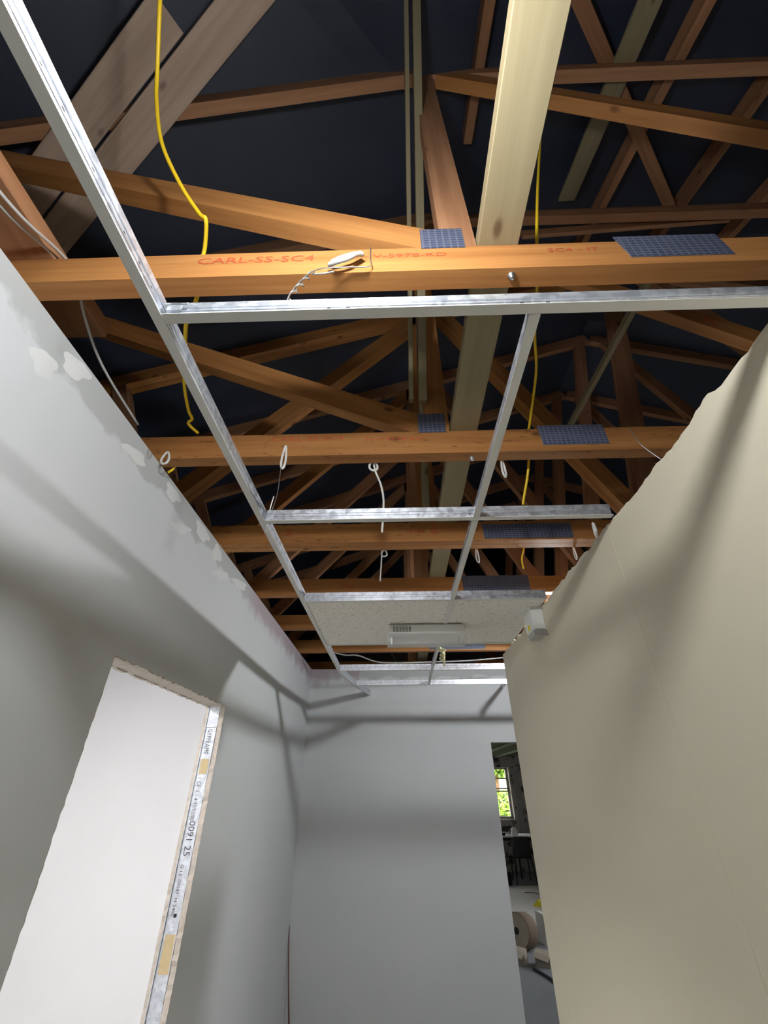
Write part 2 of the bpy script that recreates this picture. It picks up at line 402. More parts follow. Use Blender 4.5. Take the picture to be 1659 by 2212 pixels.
# metal stud lining the far jamb and the track over the head
st = MB(); st.box((XL - .073, D1 + .002, FL), (XL - .021, D1 + .004, DH)); st.box((XL - .0245, D1 - .003, FL), (XL - .0212, D1 + .03, DH)); st.box((XL - .0735, D1 - .003, FL), (XL - .071, D1 + .03, DH))
stud = tag(st.build('metal_stud', 'galv', wl), 'galvanised metal stud with black print')
MB().box((XL - .074, D0, DH - .001), (XL - .0205, D1, DH + .003)).build('head_packing', 'gypsum_edge', wl)
tp = MB(); tp.box((XL - .071, D1 + .0005, DH - .085), (XL - .025, D1 + .002, DH - .001)); tp.build('head_track_end', 'galv', wl)
MB().box((XL - .078, D1 + .0002, DH - .087), (XL - .022, D1 + .0008, DH - .0855)).build('track_joint', 'dark_hole', wl)
MB().box((XL - .073, D0 - .004, FL), (XL - .021, D0 - .002, DH)).build('metal_stud', 'galv', wl)
for z0, z1, wdt in ((.045, .10, .034), (-.545, -.445, .042)):
    m = ragged_strip((XL - .062, D1 - .0004, z0), (XL - .062, D1 - .0004, z1), 8, (0, 1, 0), .0005, (wdt, 0, 0)); m.build('glue_patch', 'glue', stud)
DOWN = (0, 0, -1)
for body, z0, sz, sx in (('36  -  GYPFRAME', .265, .028, .72), ('CE  2.1 4 47/02/02', .02, .021, .85), ('0091 25', -.115, .036, .95), ('G 13  00047  M 2400', -.25, .017, 1.0)):
    text(body, sz, (XL - .058, D1 + .001, z0), DOWN, (1, 0, 0), 'printed_lettering', 'black_ink', stud, sx, .0)
for z0 in (-.395,):
    MB().lathe([(.006, 0), (.006, .001)], (XL - .042, D1 + .0015, z0), (0, -1, 0), 12).build('screw_hole', 'dark_hole', stud)
# filler dabs along the top of the left wall
def blob(y, z, ry, rz, rot=0.0):
    m = MB(); n = 26; V = [(XL + .0014, y, z)]; ph = random.random() * 6
    for rr, xx in ((.75, .0014), (1, .0001)):
        for k in range(n):
            a = 2 * math.pi * k / n; q = rr * (1 + .16 * math.sin(3 * a + ph) + .10 * math.sin(5 * a + 2 * ph))
            u, v = ry * q * math.cos(a), rz * q * math.sin(a)
            V.append((XL + xx, y + u * math.cos(rot) - v * math.sin(rot), z + u * math.sin(rot) + v * math.cos(rot)))
    F = [(0, 1 + k, 1 + (k + 1) % n) for k in range(n)] + [(1 + k, 1 + n + k, 1 + n + (k + 1) % n, 1 + (k + 1) % n) for k in range(n)]
    m.add(V, F); return m.build('filler_patch', 'filler', wl, True)
for a in ((.655, .872, .045, .028, .5), (.585, .80, .035, .032, .3), (1.19, .872, .05, .026, .1), (1.30, .795, .07, .018, .4), (1.46, .872, .065, .03, 0), (1.63, .862, .05, .035, .2), (1.95, .855, .10, .022, .2), (1.72, .80, .08, .02, .3), (.95, .845, .06, .02, .2)): blob(*a)

# back wall with a doorway on its right side
wb = MB(); hx0, hx1, hz = .787, 1.66, .308
wb.box((XL - .0865, YB, FL), (hx0, YB + .09, ZT)); wb.box((hx1, YB, FL), (3.6, YB + .09, ZT)); wb.box((hx0, YB, hz), (hx1, YB + .09, ZT))
wb = tag(wb.build('wall_back', 'plaster'), kind='structure')
tp_ = MB(); n = 14
for i in range(n + 1):
    u = i / n; z = -.82 - .86 * u; x = XL + .004 + .135 * u ** 1.25
    tp_.v += [(x, YB - .002 - .05 * u, z), (x - .006 - .012 * u, YB - .001 - .045 * u, z), (x - .006 - .012 * u, YB - .0035 - .045 * u, z), (x, YB - .0045 - .05 * u, z)]
for i in range(n):
    for k in range(4): tp_.face((i * 4 + k, i * 4 + (k + 1) % 4, i * 4 + 4 + (k + 1) % 4, i * 4 + 4 + k))
tag(tp_.build('loose_joint_tape', 'tape', wb), 'reddish edge of joint tape peeling from the corner')
# right wall of three cream boards with a torn top edge
wr = MB(); wr.box((XR + .0125, -1.6, FL), (XR + .082, 2.405, ZG - .03))
wr = tag(wr.build('wall_right', 'gypsum_edge'), kind='structure')
def torn_board(y0, y1, name='plasterboard_panel', bulge=0.0):
    m = MB(); n = max(4, int((y1 - y0) / .014)); V = []; z = 0
    for i in range(n + 1):
        y = y0 + (y1 - y0) * i / n
        z = .55 * z + random.uniform(-.0045, .0045) + (random.uniform(0, .008) if random.random() < .12 else 0)
        top = ZG + z
        V += [(XR, y, FL), (XR, y, top - .012), (XR + random.uniform(0, .003), y, top), (XR + .0125, y, top - .004 * random.random()), (XR + .0125, y, FL)]
    for i in range(n):
        a, b = i * 5, i * 5 + 5
        for k in range(4): m.f.append((a + k, b + k, b + k + 1, a + k + 1)); m.uv.append(None)
    m.f.append((0, 1, 2, 3, 4)); m.uv.append(None); e = n * 5; m.f.append((e + 4, e + 3, e + 2, e + 1, e)); m.uv.append(None)
    m.v = V; return m.build(name, 'cream', wr)
torn_board(-1.6, 1.0185); torn_board(1.0205, 2.2535); torn_board(2.2545, 2.41)
MB().box((XR + .0005, 1.0175, FL), (XR + .004, 1.0215, ZG - .02)).build('board_joint', 'cream', wr)
MB().box((XR + .001, 2.253, FL), (XR + .004, 2.255, ZG - .02)).build('board_joint', 'grey_dim', wr)
MB().box((XR + .0125, 2.405, FL), (XR + .082, 2.41, ZG - .03)).build('end_board', 'cream', wr)

tag(MB().box((-4.0, YB + .1, FL - .1), (4.2, 13.3, FL)).build('floor', 'floor'), kind='structure')
tag(MB().box((-4.0, -1.8, FL - .1), (4.2, YB + .0995, FL)).build('floor_corridor', 'floor_bounce'), kind='structure')  # unseen floor, made pale to bounce light onto tees and tiles
# roof: black felt over hip end and two slopes
def zroof(x, y): return min(2.475 + .38 * y, 2.67 + .35 * x, 2.67 + .35 * (3.4 - x), 2.67 + .35 * 1.7)
rm = MB(); xs = [-3.6 + .15 * i for i in range(60)]; ys = [-2.4 + .15 * j for j in range(76)]
for y in ys:
    for x in xs: rm.v.append((x, y, zroof(x, y)))
for j in range(len(ys) - 1):
    for i in range(len(xs) - 1):
        a = j * len(xs) + i; rm.face((a, a + len(xs), a + len(xs) + 1, a + 1))
tag(rm.build('ceiling', 'felt'), 'black roofing felt over the open roof void', kind='structure')
# unseen outer shell, added to keep sky light from leaking in
def struct(name, a, b, mat): return tag(MB().box(a, b).build(name, mat), kind='structure')
struct('wall_rear', (-4.0, -1.75, FL), (4.2, -1.6, 2.4), 'grey_dim')
struct('wall_outer_left', (-3.7, -1.6, FL), (-3.55, 9, 1.9), 'grey_dim')
struct('wall_outer_right', (4.05, -1.6, FL), (4.2, 4.2, 3.0), 'grey_dim')
struct('wall_outer_right_upper', (4.05, 4.2, .65), (4.2, 9.0, 3.0), 'grey_dim')
struct('wall_link', (3.5, YB + .02, FL), (4.2, YB + .12, .9), 'grey_dim')
struct('wall_outer_end', (-3.7, 8.8, .75), (4.2, 8.95, 3.4), 'grey_dim')
struct('wall_outer_end_low', (-3.7, 8.8, FL), (.1, 8.95, .75), 'grey_dim')
# side room behind the left doorway
struct('wall_side_room', (-2.62, .1, FL), (-2.5, YB + .1, .80), 'white_wall')
struct('wall_side_room_far', (-2.62, 3.4, FL), (XL - .0865, 3.5, .80), 'white_wall')
struct('wall_side_room_near', (-2.62, .1, FL), (XL - .0865, .2, .80), 'white_wall')
struct('ceiling_side_room', (-2.62, .1, .80), (XL - .0865, 3.5, .86), 'white_wall')  # unseen ceiling, added so the panel's light stays out of the roof
lp = thing('ceiling_light', (LAMP_C[0], LAMP_C[1], .74), 'square white light panel on the side room ceiling', 'light')
MB().box((LAMP_C[0] - .31, LAMP_C[1] - .31, .755), (LAMP_C[0] + .31, LAMP_C[1] + .31, .80)).build('frame', 'white_plastic', lp)
MB().box((LAMP_C[0] - .29, LAMP_C[1] - .29, .748), (LAMP_C[0] + .29, LAMP_C[1] + .29, .7545)).build('diffuser', 'panel', lp)

# ================================================================== ROOF TRUSSES
def clip(poly, a, b, c):          # keep a*x+b*z>=c
    out = []
    for i in range(len(poly)):
        p, q = poly[i], poly[(i + 1) % len(poly)]; dp, dq = a * p[0] + b * p[1] - c, a * q[0] + b * q[1] - c
        if dp >= 0: out.append(p)
        if (dp >= 0) != (dq >= 0): t = dp / (dp - dq); out.append((p[0] + (q[0] - p[0]) * t, p[1] + (q[1] - p[1]) * t))
    return out
CH0, CH1 = .909, 1.006
def member(p0, p1, depth, side=1):
    """outline whose lower edge runs p0->p1, thickness to the upper side"""
    d = Vector((p1[0] - p0[0], p1[1] - p0[1])).normalized(); n = Vector((-d.y, d.x))
    if n.y < 0 or (abs(n.y) < .05 and side < 0): n = -n
    return [p0, p1, (p1[0] + n.x * depth, p1[1] + n.y * depth), (p0[0] + n.x * depth, p0[1] + n.y * depth)], (d.x, d.y)
def plate(parent, x0, x1, z0, z1, y, skew=0.0):
    m = MB(); V = [(x0 - skew, y - .0013, z1), (x0 + skew * .2, y - .0013, z0), (x1 + skew * .4, y - .0013, z0), (x1, y - .0013, z1)]
    V += [(v[0], y + .0002, v[2]) for v in V]
    F = [(0, 1, 2, 3), (7, 6, 5, 4), (0, 4, 5, 1), (1, 5, 6, 2), (2, 6, 7, 3), (3, 7, 4, 0)]
    m.add(V, F, [[(V[i][0], V[i][2]) for i in f] for f in F]); return tag(m.build('nail_plate', 'nailplate', parent), 'dark blue punched nail plate')
def truss(idx, yf, th, label, a_left, flat, kind, mat='pine', plies=1):
    """a_left: left rafter underside z at x=0 ; flat: z of flat top underside or None"""
    yb = yf + th
    t = thing('roof_truss', (0, yf, CH0), label, 'roof truss', 'roof trusses in the open ceiling')
    part = {}
    def P(name, poly, d, m=mat, y0=yf, y1=yb):
        if plies == 2:
            ym = (y0 + y1) / 2; o = MB().prism(poly, y0, ym - .001, d).build(name, m, t); MB().prism(poly, ym + .001, y1, d).build(name, m, t); return o
        return MB().prism(poly, y0, y1, d).build(name, m, t)
    c = .002
    part['chord'] = P('bottom_chord', [(-3.2, CH0 + c), (-3.2, CH1), (3.6, CH1), (3.6, CH0 + c), (3.6 - c, CH0), (-3.2 + c, CH0)], (1, 0), 'pine_spotted' if idx in (2, 3) else mat)
    def web(name, p0, p1, depth, m=mat, side=1, top=None):
        poly, d = member(p0, p1, depth, side)
        poly = clip(poly, 0, 1, CH1 + .0005)
        if top: poly = clip(poly, *top)
        return P(name, poly, d, m)
    RD = .10; FD = .075
    if kind == 'hip':
        xf = (flat - a_left) / .35
        po, d = member((-3.0, a_left - .35 * 3.0), (xf + .1, flat + .035), RD); po = clip(po, 0, -1, -(flat + FD)); P('top_chord', po, d, 'pine_brown')
        P('top_chord', [(xf + .13, flat), (3.2, flat), (3.2, flat + FD), (xf + .13 + .21, flat + FD)], (1, 0), 'pine_brown')
        under_flat = (0, -1, -(flat - .0005))
        under_left = (.35, -1, -(a_left - .0005))
        web('web', (-1.9, 1.089 + .455 * 1.9), (.12, 1.089 - .455 * .12 - .055), .088, mat, top=under_left)
        kp = clip([(.118, CH1 + .0005), (.196, CH1 + .0005), (.186, 2.6), (.112, 2.6)], 0, -1, -(min(flat, a_left + .35 * .11) - .001)); P('web', kp, (0, 1), 'pine_brown' if idx == 1 else mat)
        web('web', (.17, 2.11 + .823 * .438), (2.2, 2.11 - .823 * 1.59), .085, mat, top=under_flat)
    else:
        xr = 1.7; zr = a_left + .35 * xr
        po, d = member((-3.0, a_left - 1.05), (xr, zr), RD); P('top_chord', clip(po, -1, 0, -xr), d, mat if idx == 3 else 'pine_brown')
        po, d = member((xr, zr), (3.9, zr - .35 * 2.2), RD); P('top_chord', clip(po, 1, 0, xr + .001), d, 'pine_brown')
        ul = (.35, -1, -(a_left - .0005))
        wm = mat if idx == 3 else 'pine_brown'  # browner copy of the pine, darkens far webs to suit the dim void
        web('web', (-1.24, .95), (.22, 2.60), .085, mat if idx < 5 else wm, top=ul)
        web('web', (1.13, .95), (.30, 2.66), .085, wm, top=ul)
        P('web', clip([(.118, CH1 + .0005), (.20, CH1 + .0005), (.20, 2.7), (.118, 2.7)], *ul), (0, 1), wm)
        ur = (-.35, -1, -(zr + .35 * xr - .0005))
        web('web', (1.20, .95), (1.66, 3.2), .085, 'pine_brown', top=ul)
        web('web', (2.75, .95), (1.75, 3.2), .085, 'pine_brown', top=ur)
        web('web', (-1.22, .95), (-1.75, 2.2), .08, 'pine_brown', top=ul)
    return t, part['chord'], yf
T = []
spec = [(1, .462, .042, 'nearest roof truss, carrying a twist of bare wire and a grey cable clip', 2.43, 2.44, 'hip', 'pine', 1),
        (2, 1.043, .044, 'second nearest roof truss, spotted timber with a white cable loop', 2.50, 2.575, 'hip', 'pine', 1),
        (3, 1.632, .076, 'double timber roof truss, third from the camera, crossing behind the second cross tee', 2.567, None, 'main', 'pine', 2),
        (4, 2.235, .042, 'fourth roof truss, just in front of the speckled ceiling tiles', 2.567, None, 'main', 'pine', 1),
        (5, 2.84, .042, 'fifth roof truss, seen left of the speckled ceiling tiles', 2.567, None, 'main', 'pine', 1),
        (6, 3.44, .042, 'sixth roof truss, seen just beyond the speckled ceiling tiles', 2.567, None, 'main', 'pine', 1),
        (7, 4.16, .042, 'seventh roof truss, over the grey end wall', 2.567, None, 'main', 'pine', 1),
        (8, 4.76, .042, 'farthest roof truss, deep in the dark roof void behind the end wall', 2.567, None, 'main', 'pine_brown', 1)]
for s in spec: T.append(truss(*s))
for (t, ch, yf), pl in zip(T, ([(.073, .170, 1.0, 1.088, 0), (.512, .724, .935, 1.024, .012)], [(.09, .183, 1.0, 1.088, 0), (.495, .708, .933, 1.0195, .006)], [(.402, .795, .917, .992, .003)], [(.39, .765, .905, 1.012, .003)], [(.37, .77, .92, 1.0, 0)], [(.27, .72, .92, 1.0, 0)], [(.2, .75, .92, 1.0, 0)], [])):
    for x0, x1, z0, z1, sk in pl: plate(t, x0, x1, z0, z1, yf - .0005, sk)
# red grading stamps on the chords
FX, FZ = (1, 0, 0), (0, 0, 1)
text('CARL-SS-SC4', .036, (-.425, T[0][2] - .0008, .962), FX, FZ, 'stamp', 'red_ink', T[0][1], 1.28, 0)
text('- M - V-5978-KD', .022, (-.115, T[0][2] - .0008, .966), FX, FZ, 'stamp', 'red_ink', T[0][1], 1.6, 0)
text('SC4 - IT', .022, (.345, T[0][2] - .0008, .968), FX, FZ, 'stamp', 'red_ink', T[0][1], 1.5, 0)
text('CARL-SS-SC4', .030, (-.41, T[1][2] - .0008, .974), FX, FZ, 'stamp', 'red_ink', T[1][1], 1.45, 0)
text('M-V-5978-KD', .020, (-.09, T[1][2] - .0008, .968), FX, FZ, 'stamp', 'red_ink', T[1][1], 1.7, 0)
for x in (-.60, .06):
    text('IVAN', .034, (x, T[2][2] - .0008, .950), FX, FZ, 'stamp', 'red_ink', T[2][1], 1.0, 0)
    ring = MB(); n = 24
    for rr0, rr1 in ((.017, .013), (.006, .001)):
        V = [(x + .125 + r * math.cos(2 * math.pi * k / n), T[2][2] - .0008, .962 + r * math.sin(2 * math.pi * k / n)) for r in (rr0, rr1) for k in range(n)]
        ring.add(V, [(k, (k + 1) % n, n + (k + 1) % n, n + k) for k in range(n)])
    ring.build('stamp', 'red_ink', T[2][1]); text('TR26 DRY GRADED', .015, (x + .155, T[2][2] - .0008, .958), FX, FZ, 'stamp', 'red_ink', T[2][1], 1.1, 0)
text('TR26', .03, (-.30, T[3][2] - .0008, .945), FX, FZ, 'stamp', 'red_ink', T[3][1], 1.0, 0)
rw_d = Vector((.772, 0, -.636)); rw_n = Vector((0, 1, 0))
for body, k, sz in (('O', 0.0, .075), ('X', .13, .06), ('K', .27, .075)):
    p_ = Vector((1.06, T[1][2] - .0008, 2.11 + .823 * .608 - .823 * 1.06 + .022)) + rw_d * k
    text(body, sz, p_, rw_d, (.636, 0, .772), 'painted_mark', 'red_ink', T[1][0], 1.5, 0)
# bolt heads under the first two chords
for k, (x, y) in ((0, (.26, .478)), (1, (.263, 1.070))):
    MB().lathe([(.0085, 0), (.0085, -.003), (.0055, -.004), (.0055, -.010), (.002, -.012)], (x, y, CH0), (0, 0, 1), 12).build('bolt_head', 'steel', T[k][0], True)

def board(name, p0, p1, w, h, mat, label, up=(0, 0, 1), group=None):
    base = (p0[0], p0[1], min(p0[2], p1[2]) - h / 2)
    return tag(MB().beam(p0, p1, w, h, up).build(name, mat), label, 'timber board', group)
board('binder_board', (.240, -1.4, 1.0255), (.252, 4.9, 1.0255), .090, .037, 'pine_pale', 'wide pale plank running away overhead on top of the truss bottom chords')
board('binder_board', (-.825, -1.4, 1.0295), (-.818, .66, 1.0295), .115, .045, 'pine_brown', 'brown plank lying over the trusses along the top of the grey left wall')
board('binder_board', (.99, -.3, 2.475 - .114 - .132), (.995, 1.03, 2.475 + .3914 - .132), .09, .018, 'pine_pale', 'pale plank high under the black felt right of the wide overhead plank')
# twin diagonal boards nailed under the left rafters
L_ = lambda x, y: 2.425 + .35 * x - .013
for (xa, ya, xb, yb, wd), lab in (((-1.50, .72, -.72, .235, .115), 'wide brown board crossing diagonally under the left rafter, outer of the pair'), ((-1.47, .845, -.36, .155, .115), 'wide brown board crossing diagonally under the left rafter, inner of the pair')):
    board('brace_board', (xa, ya, L_(xa, 0)), (xb, yb, L_(xb, 0)), wd, .022, 'pine_grey', lab, (-.35, 0, 1), 'diagonal brace boards')
# slanting twin laths from the second truss back up to the hip rafters
board('brace_lath', (.109, 1.015, 1.118), (.112, .24, 2.32), .045, .028, 'pine_pale', 'thin pale lath slanting up from the second truss, right of a twin pair', (1, 0, 0), 'slanting twin laths')
board('brace_lath', (.069, 1.01, 1.118), (.076, .24, 2.32), .045, .015, 'pine_pale', 'thin pale lath slanting up from the second truss, left of a twin pair', (1, 0, 0), 'slanting twin laths')
board('brace_lath', (.15, 1.61, 1.05), (.14, 1.135, 1.95), .04, .032, 'pine_pale', 'thin pale lath slanting up behind the second truss', (1, 0, 0), 'slanting twin laths')
board('brace_lath', (.90, .70, 1.46), (.905, 1.58, 1.53), .02, .03, 'pine_pale', 'thin lath running level in the dark roof void right of the yellow cable')
for x, lab in ((.40, 'brown jack rafter under the felt behind the wide overhead plank'), (1.24, 'brown jack rafter under the felt, second from the wide overhead plank'), (1.70, 'brown jack rafter under the felt, third from the wide overhead plank'), (2.15, 'brown jack rafter under the felt nearest the right edge')):
    ye = min(1.5, (.185 + .35 * x) / .38 - .12)
    o = MB().beam((x, -1.3, 2.475 - .494 - .052), (x, ye, 2.475 + .38 * ye - .052), .042, .09, (0, -.38, 1)).build('jack_rafter', 'pine_brown'); tag(o, lab, 'rafter', 'jack rafters of the hip end')
board('brace_board', (.72, 1.10, 2.50), (1.90, 1.12, 2.66), .02, .06, 'pine_brown', 'narrow brown board rising to the right under the hip rafters')
board('brace_board', (.60, .16, 2.475 + .0608 - .110), (1.62, 1.10, 2.475 + .418 - .110), .055, .016, 'pine_brown', 'thin brown board crossing diagonally under the jack rafters', (0, -.38, 1))
# ================================================================== SUSPENDED CEILING GRID
GX0, GX1 = -.362, .225
GY = [.373, .976, 1.578, 2.185, 2.765]
def tee(m_face, m_web, p0, p1, hgt=.036, fw=.017):
    p0 = Vector(p0); p1 = Vector(p1); d = (p1 - p0).normalized(); sx = d.cross(Vector((0, 0, 1))).normalized(); sz = sx.cross(d)
    a = fw / 2
    m_face.sweep([(-a, 0), (a, 0), (a, .0012), (-a, .0012)], p0, p1, sx, sz)
    b = .0011; k = .0032
    m_web.sweep([(-a + .001, .0013), (a - .001, .0013), (a - .001, .0022), (b, .0024), (b, hgt * .42), (b + .0012, hgt * .44), (b + .0012, hgt * .50), (b, hgt * .52), (b, hgt - .0135), (k, hgt - .013), (k, hgt), (-k, hgt), (-k, hgt - .013), (-b, hgt - .0135), (-b, .0024), (-a + .001, .0022)], p0, p1, sx, sz)
def tee_thing(name, segs, label, group=None, hgt=.036, holes=()):
    t = thing(name, segs[0][0], label, 'ceiling tee', group)
    for a, b in segs:
        f, wb_ = MB(), MB(); tee(f, wb_, a, b, hgt)
        f.build('white_face', 'tee_white', t); wb_.build('web', 'galv', t)
    for c, ax in holes:
        MB().lathe([(.0032, -.0016), (.0032, .0016)], c, ax, 10).build('punched_hole', 'dark_hole', t)
    return t
KY = 2.80
tee_thing('main_tee', [((GX0, -1.4, ZG), (GX0, KY, ZG)), ((GX0, KY + .001, ZG), (-.318, 3.36, .636)), ((-.318, 3.361, .636), (-.234, YB - .002, .681))],
          'long galvanised main tee running beside the grey left wall, bent at its far end', hgt=.043,
          holes=[((GX0, y, ZG + .022), (1, 0, 0)) for y in (.10, .135, .19, .26, .30, .335)])
def hz(y): return [((x, y, ZG + .016), (0, 1, 0)) for x in (-.095, -.065, .205, .245)]
cross = [(GY[0], GX1 + .37, 'wide galvanised cross tee nearest the camera', hz(GY[0])), (GY[1], XR - .002, 'second galvanised cross tee, below the spotted second truss', [((.21, GY[1], ZG + .018), (0, 1, 0)), ((.238, GY[1], ZG + .018), (0, 1, 0))]),
         (GY[2], XR - .002, 'third galvanised cross tee, along the near edge of the speckled tiles', ()), (GY[3], XR - .002, 'galvanised cross tee along the far edge of the speckled tiles', ()), (GY[4], 1.2, 'galvanised cross tee just beyond the foam scrap', ())]
for y, xe, lab, hs in cross:
    tee_thing('cross_tee', [((GX0 + .009, y, ZG + .0015), (xe, y, ZG + .0015))], lab, 'cross tees of the ceiling grid', .038, hs)
tee_thing('cross_tee', [((-.318 + .016, 3.36, .637), (1.2, 3.345, .637))], 'farthest galvanised cross tee, hanging before the grey end wall', 'cross tees of the ceiling grid', .034)
names = ['short tee between the first and second cross tees, right of centre', 'short tee between the second and third cross tees, right of centre', 'short tee between the two speckled tiles', 'short tee beyond the tiles with a foam scrap on it']
for k in range(4):
    tee_thing('short_tee', [((GX1, GY[k] + .009, ZG - .0005), (GX1, GY[k + 1] - .009, ZG - .0005))], names[k], 'short tees of the ceiling grid', .034)
tee_thing('short_tee', [((GX1, GY[4] + .009, ZG - .0005), (GX1 + .02, 3.34, .634))], 'farthest short tee, before the grey end wall', 'short tees of the ceiling grid', .034)
tee_thing('short_tee', [((.84, 3.36, .66), (.955, YB - .002, .735))], 'loose tee end leaning on the end wall over the doorway', 'short tees of the ceiling grid', .03)
# clip tongue at the end of the first cross tee
ct = thing('tee_clip', (GX0 + .02, GY[0] - .004, ZG + .004), 'small bent steel tongue where the nearest cross tee meets the main tee', 'clip')
m = MB(); m.box((GX0 + .013, GY[0] - .008, ZG + .012), (GX0 + .036, GY[0] - .007, ZG + .024)); m.build('tongue', 'galv', ct)
m = MB(); m.tube([(GX0 + .006, GY[0] - .008, ZG + .028), (GX0 + .018, GY[0] - .010, ZG + .026), (GX0 + .03, GY[0] - .008, ZG + .029), (GX0 + .045, GY[0] - .009, ZG + .027)], .0018); m.build('bent_tab', 'steel', ct, True)
# speckled tiles
for x0, x1, lab in ((GX0 + .006, GX1 - .006, 'square speckled ceiling tile left of the short tee'), (GX1 + .006, XR - .001, 'narrower speckled ceiling tile cut against the cream wall')):
    m = MB(); m.beam(((x0 + x1) / 2, GY[2] + .007, ZG + .0105), ((x0 + x1) / 2, GY[3] - .007, ZG + .0105), x1 - x0, .0145, (0, 0, 1), .002)
    tag(m.build('ceiling_tile', 'tile'), lab, 'ceiling tile', 'speckled ceiling tiles')
# ================================================================== TUBE LIGHT
lt = thing('tube_light', (.135, 1.90, .55), 'unlit white tube light with a clear cover under the speckled tiles', 'light')
lx0, lx1, ly0, ly1 = -.030, .305, 1.845, 1.985
MB().beam((lx0, (ly0 + ly1) / 2 - .02, .588), (lx1, (ly0 + ly1) / 2 - .02, .588), .085, .042, (0, 0, 1), .006).build('body', 'white_plastic', lt)
cov = MB(); n = 10; V = []
yc = (ly0 + ly1) / 2
for xx in (lx0 - .006, lx1 + .006):
    for k in range(n + 1):
        a = math.pi * k / n; V.append((xx, yc - .062 * math.cos(a), .566 - .042 * math.sin(a)))
cov.add(V, [(k, k + 1, n + 2 + k, n + 1 + k) for k in range(n)] + [tuple(range(n + 1)), tuple(range(2 * n + 1, n, -1))])
co = cov.build('clear_cover', 'cover', lt, False); sm = co.modifiers.new('thickness', 'SOLIDIFY'); sm.thickness = .0015
MB().tube([(lx0 + .02, yc, .545), (lx1 - .02, yc, .545)], .008, 12, False).build('tube', 'white_plastic', lt, True)
for x in (lx0 + .012, lx1 - .012): MB().box((x - .004, yc - .012, .534), (x + .004, yc + .012, .566)).build('tube_holder', 'steel', lt)
lab_ = MB().box((lx0 + .01, ly0 - .0035, .572), (lx0 + .09, ly0 - .002, .602)); lab_ = None
for r in range(5): 
    m = MB()
    for c in range(6): m.box((lx0 + .02 + c * .014, yc - .0638, .574 + r * .006), (lx0 + .030 + c * .014, yc - .0628, .5765 + r * .006))
    m.build('label_print', 'black_ink', lt)
# ================================================================== SENSOR BOX ON THE CREAM WALL
sb = thing('sensor_box', (XR - .02, 1.69, .52), 'small white plastic box fixed at the top of the cream wall', 'box')
m = MB(); m.prism([(XR - .048, .53), (XR - .040, .522), (XR - .0008, .522), (XR - .0008, .618), (XR - .040, .618), (XR - .048, .61)], 1.66, 1.76); m.build('casing', 'white_plastic', sb)
m = MB(); m.prism([(XR - .044, .499), (XR - .0008, .499), (XR - .0008, .5215), (XR - .044, .5215)], 1.675, 1.755); m.build('lower_casing', 'grey_cable', sb)
m = MB(); m.prism([(XR - .049, .53), (XR - .0482, .53), (XR - .0482, .55), (XR - .049, .55)], 1.70, 1.73); m.build('sticker', 'yellow_label', sb)
m = MB(); m.tube([(XR - .006, 1.655, .512), (XR - .008, 1.645, .50), (XR - .004, 1.648, .492)], .004); m.build('cable_stub', 'grey_cable', sb, True)
# ================================================================== FOAM SCRAP
m = MB(); random.seed(3)
for k in range(9):
    c = Vector((.238 + random.uniform(-.012, .012), 2.24 + random.uniform(-.02, .03), .602 - k * .010)); r = .018 - .0012 * k
    n = 8; V = [c + Vector((0, 0, r))] + [c + Vector((math.cos(a * math.pi / 4) * r * random.uniform(.6, 1.2), math.sin(a * math.pi / 4) * r * random.uniform(.6, 1.2), random.uniform(-.4, .4) * r)) for a in range(n)] + [c - Vector((0, 0, r))]
    m.add(V, [(0, 1 + a, 1 + (a + 1) % n) for a in range(n)] + [(9, 1 + (a + 1) % n, 1 + a) for a in range(n)])
tag(m.build('foam_scrap', 'foam'), 'torn scrap of pale yellow foam hanging from the short tee', 'foam')
# ================================================================== CABLES AND WIRES
def cable(name, pts, r, mat, label, cat='cable', group=None, n=8):
    return tag(MB().tube(pts, r, n).build(name, mat, None, True), label, cat, group)
cable('yellow_cable', [(-.53, .10, 1.66), (-.528, .151, 1.55), (-.57, .255, 1.50), (-.576, .30, 1.44), (-.552, .35, 1.322), (-.499, .40, 1.215), (-.450, .435, 1.145), (-.434, .442, 1.130), (-.452, .49, 1.122), (-.462, .512, 1.10), (-.452, .514, 1.0), (-.440, .52, .94), (-.470, .56, .935), (-.505, .60, .96), (-.575, .72, 1.019), (-.639, .85, 1.041), (-.667, .95, 1.037), (-.671, .99, 1.036), (-.686, 1.0, 1.025), (-.662, 1.035, 1.012)], .005, 'yellow', 'yellow cable looping down at the left over the nearest truss')
cable('yellow_cable', [(.62, .52, 2.24), (.541, .52, 1.913), (.444, .52, 1.485), (.376, .52, 1.161), (.384, .57, 1.125), (.395, .62, 1.117), (.422, .75, 1.105), (.4615, .88, 1.103), (.462, 1.0, 1.03), (.463, 1.04, 1.0115), (.467, 1.085, 1.0115), (.474, 1.125, .96), (.466, 1.15, .90), (.447, 1.19, .82), (.445, 1.2, .806)], .0042, 'yellow', 'yellow cable hanging right of the wide overhead plank')
cable('yellow_cable', [(.62, 1.745, 1.02), (.606, 1.745, .93), (.592, 1.76, .88), (.59, 1.76, .832)], .004, 'yellow', 'short yellow cable end hanging behind the double truss')
cable('yellow_cable', [(-.755, 1.10, .945), (-.748, 1.098, .915), (-.765, 1.10, .895)], .004, 'yellow', 'tiny yellow cable end at the top of the grey left wall')
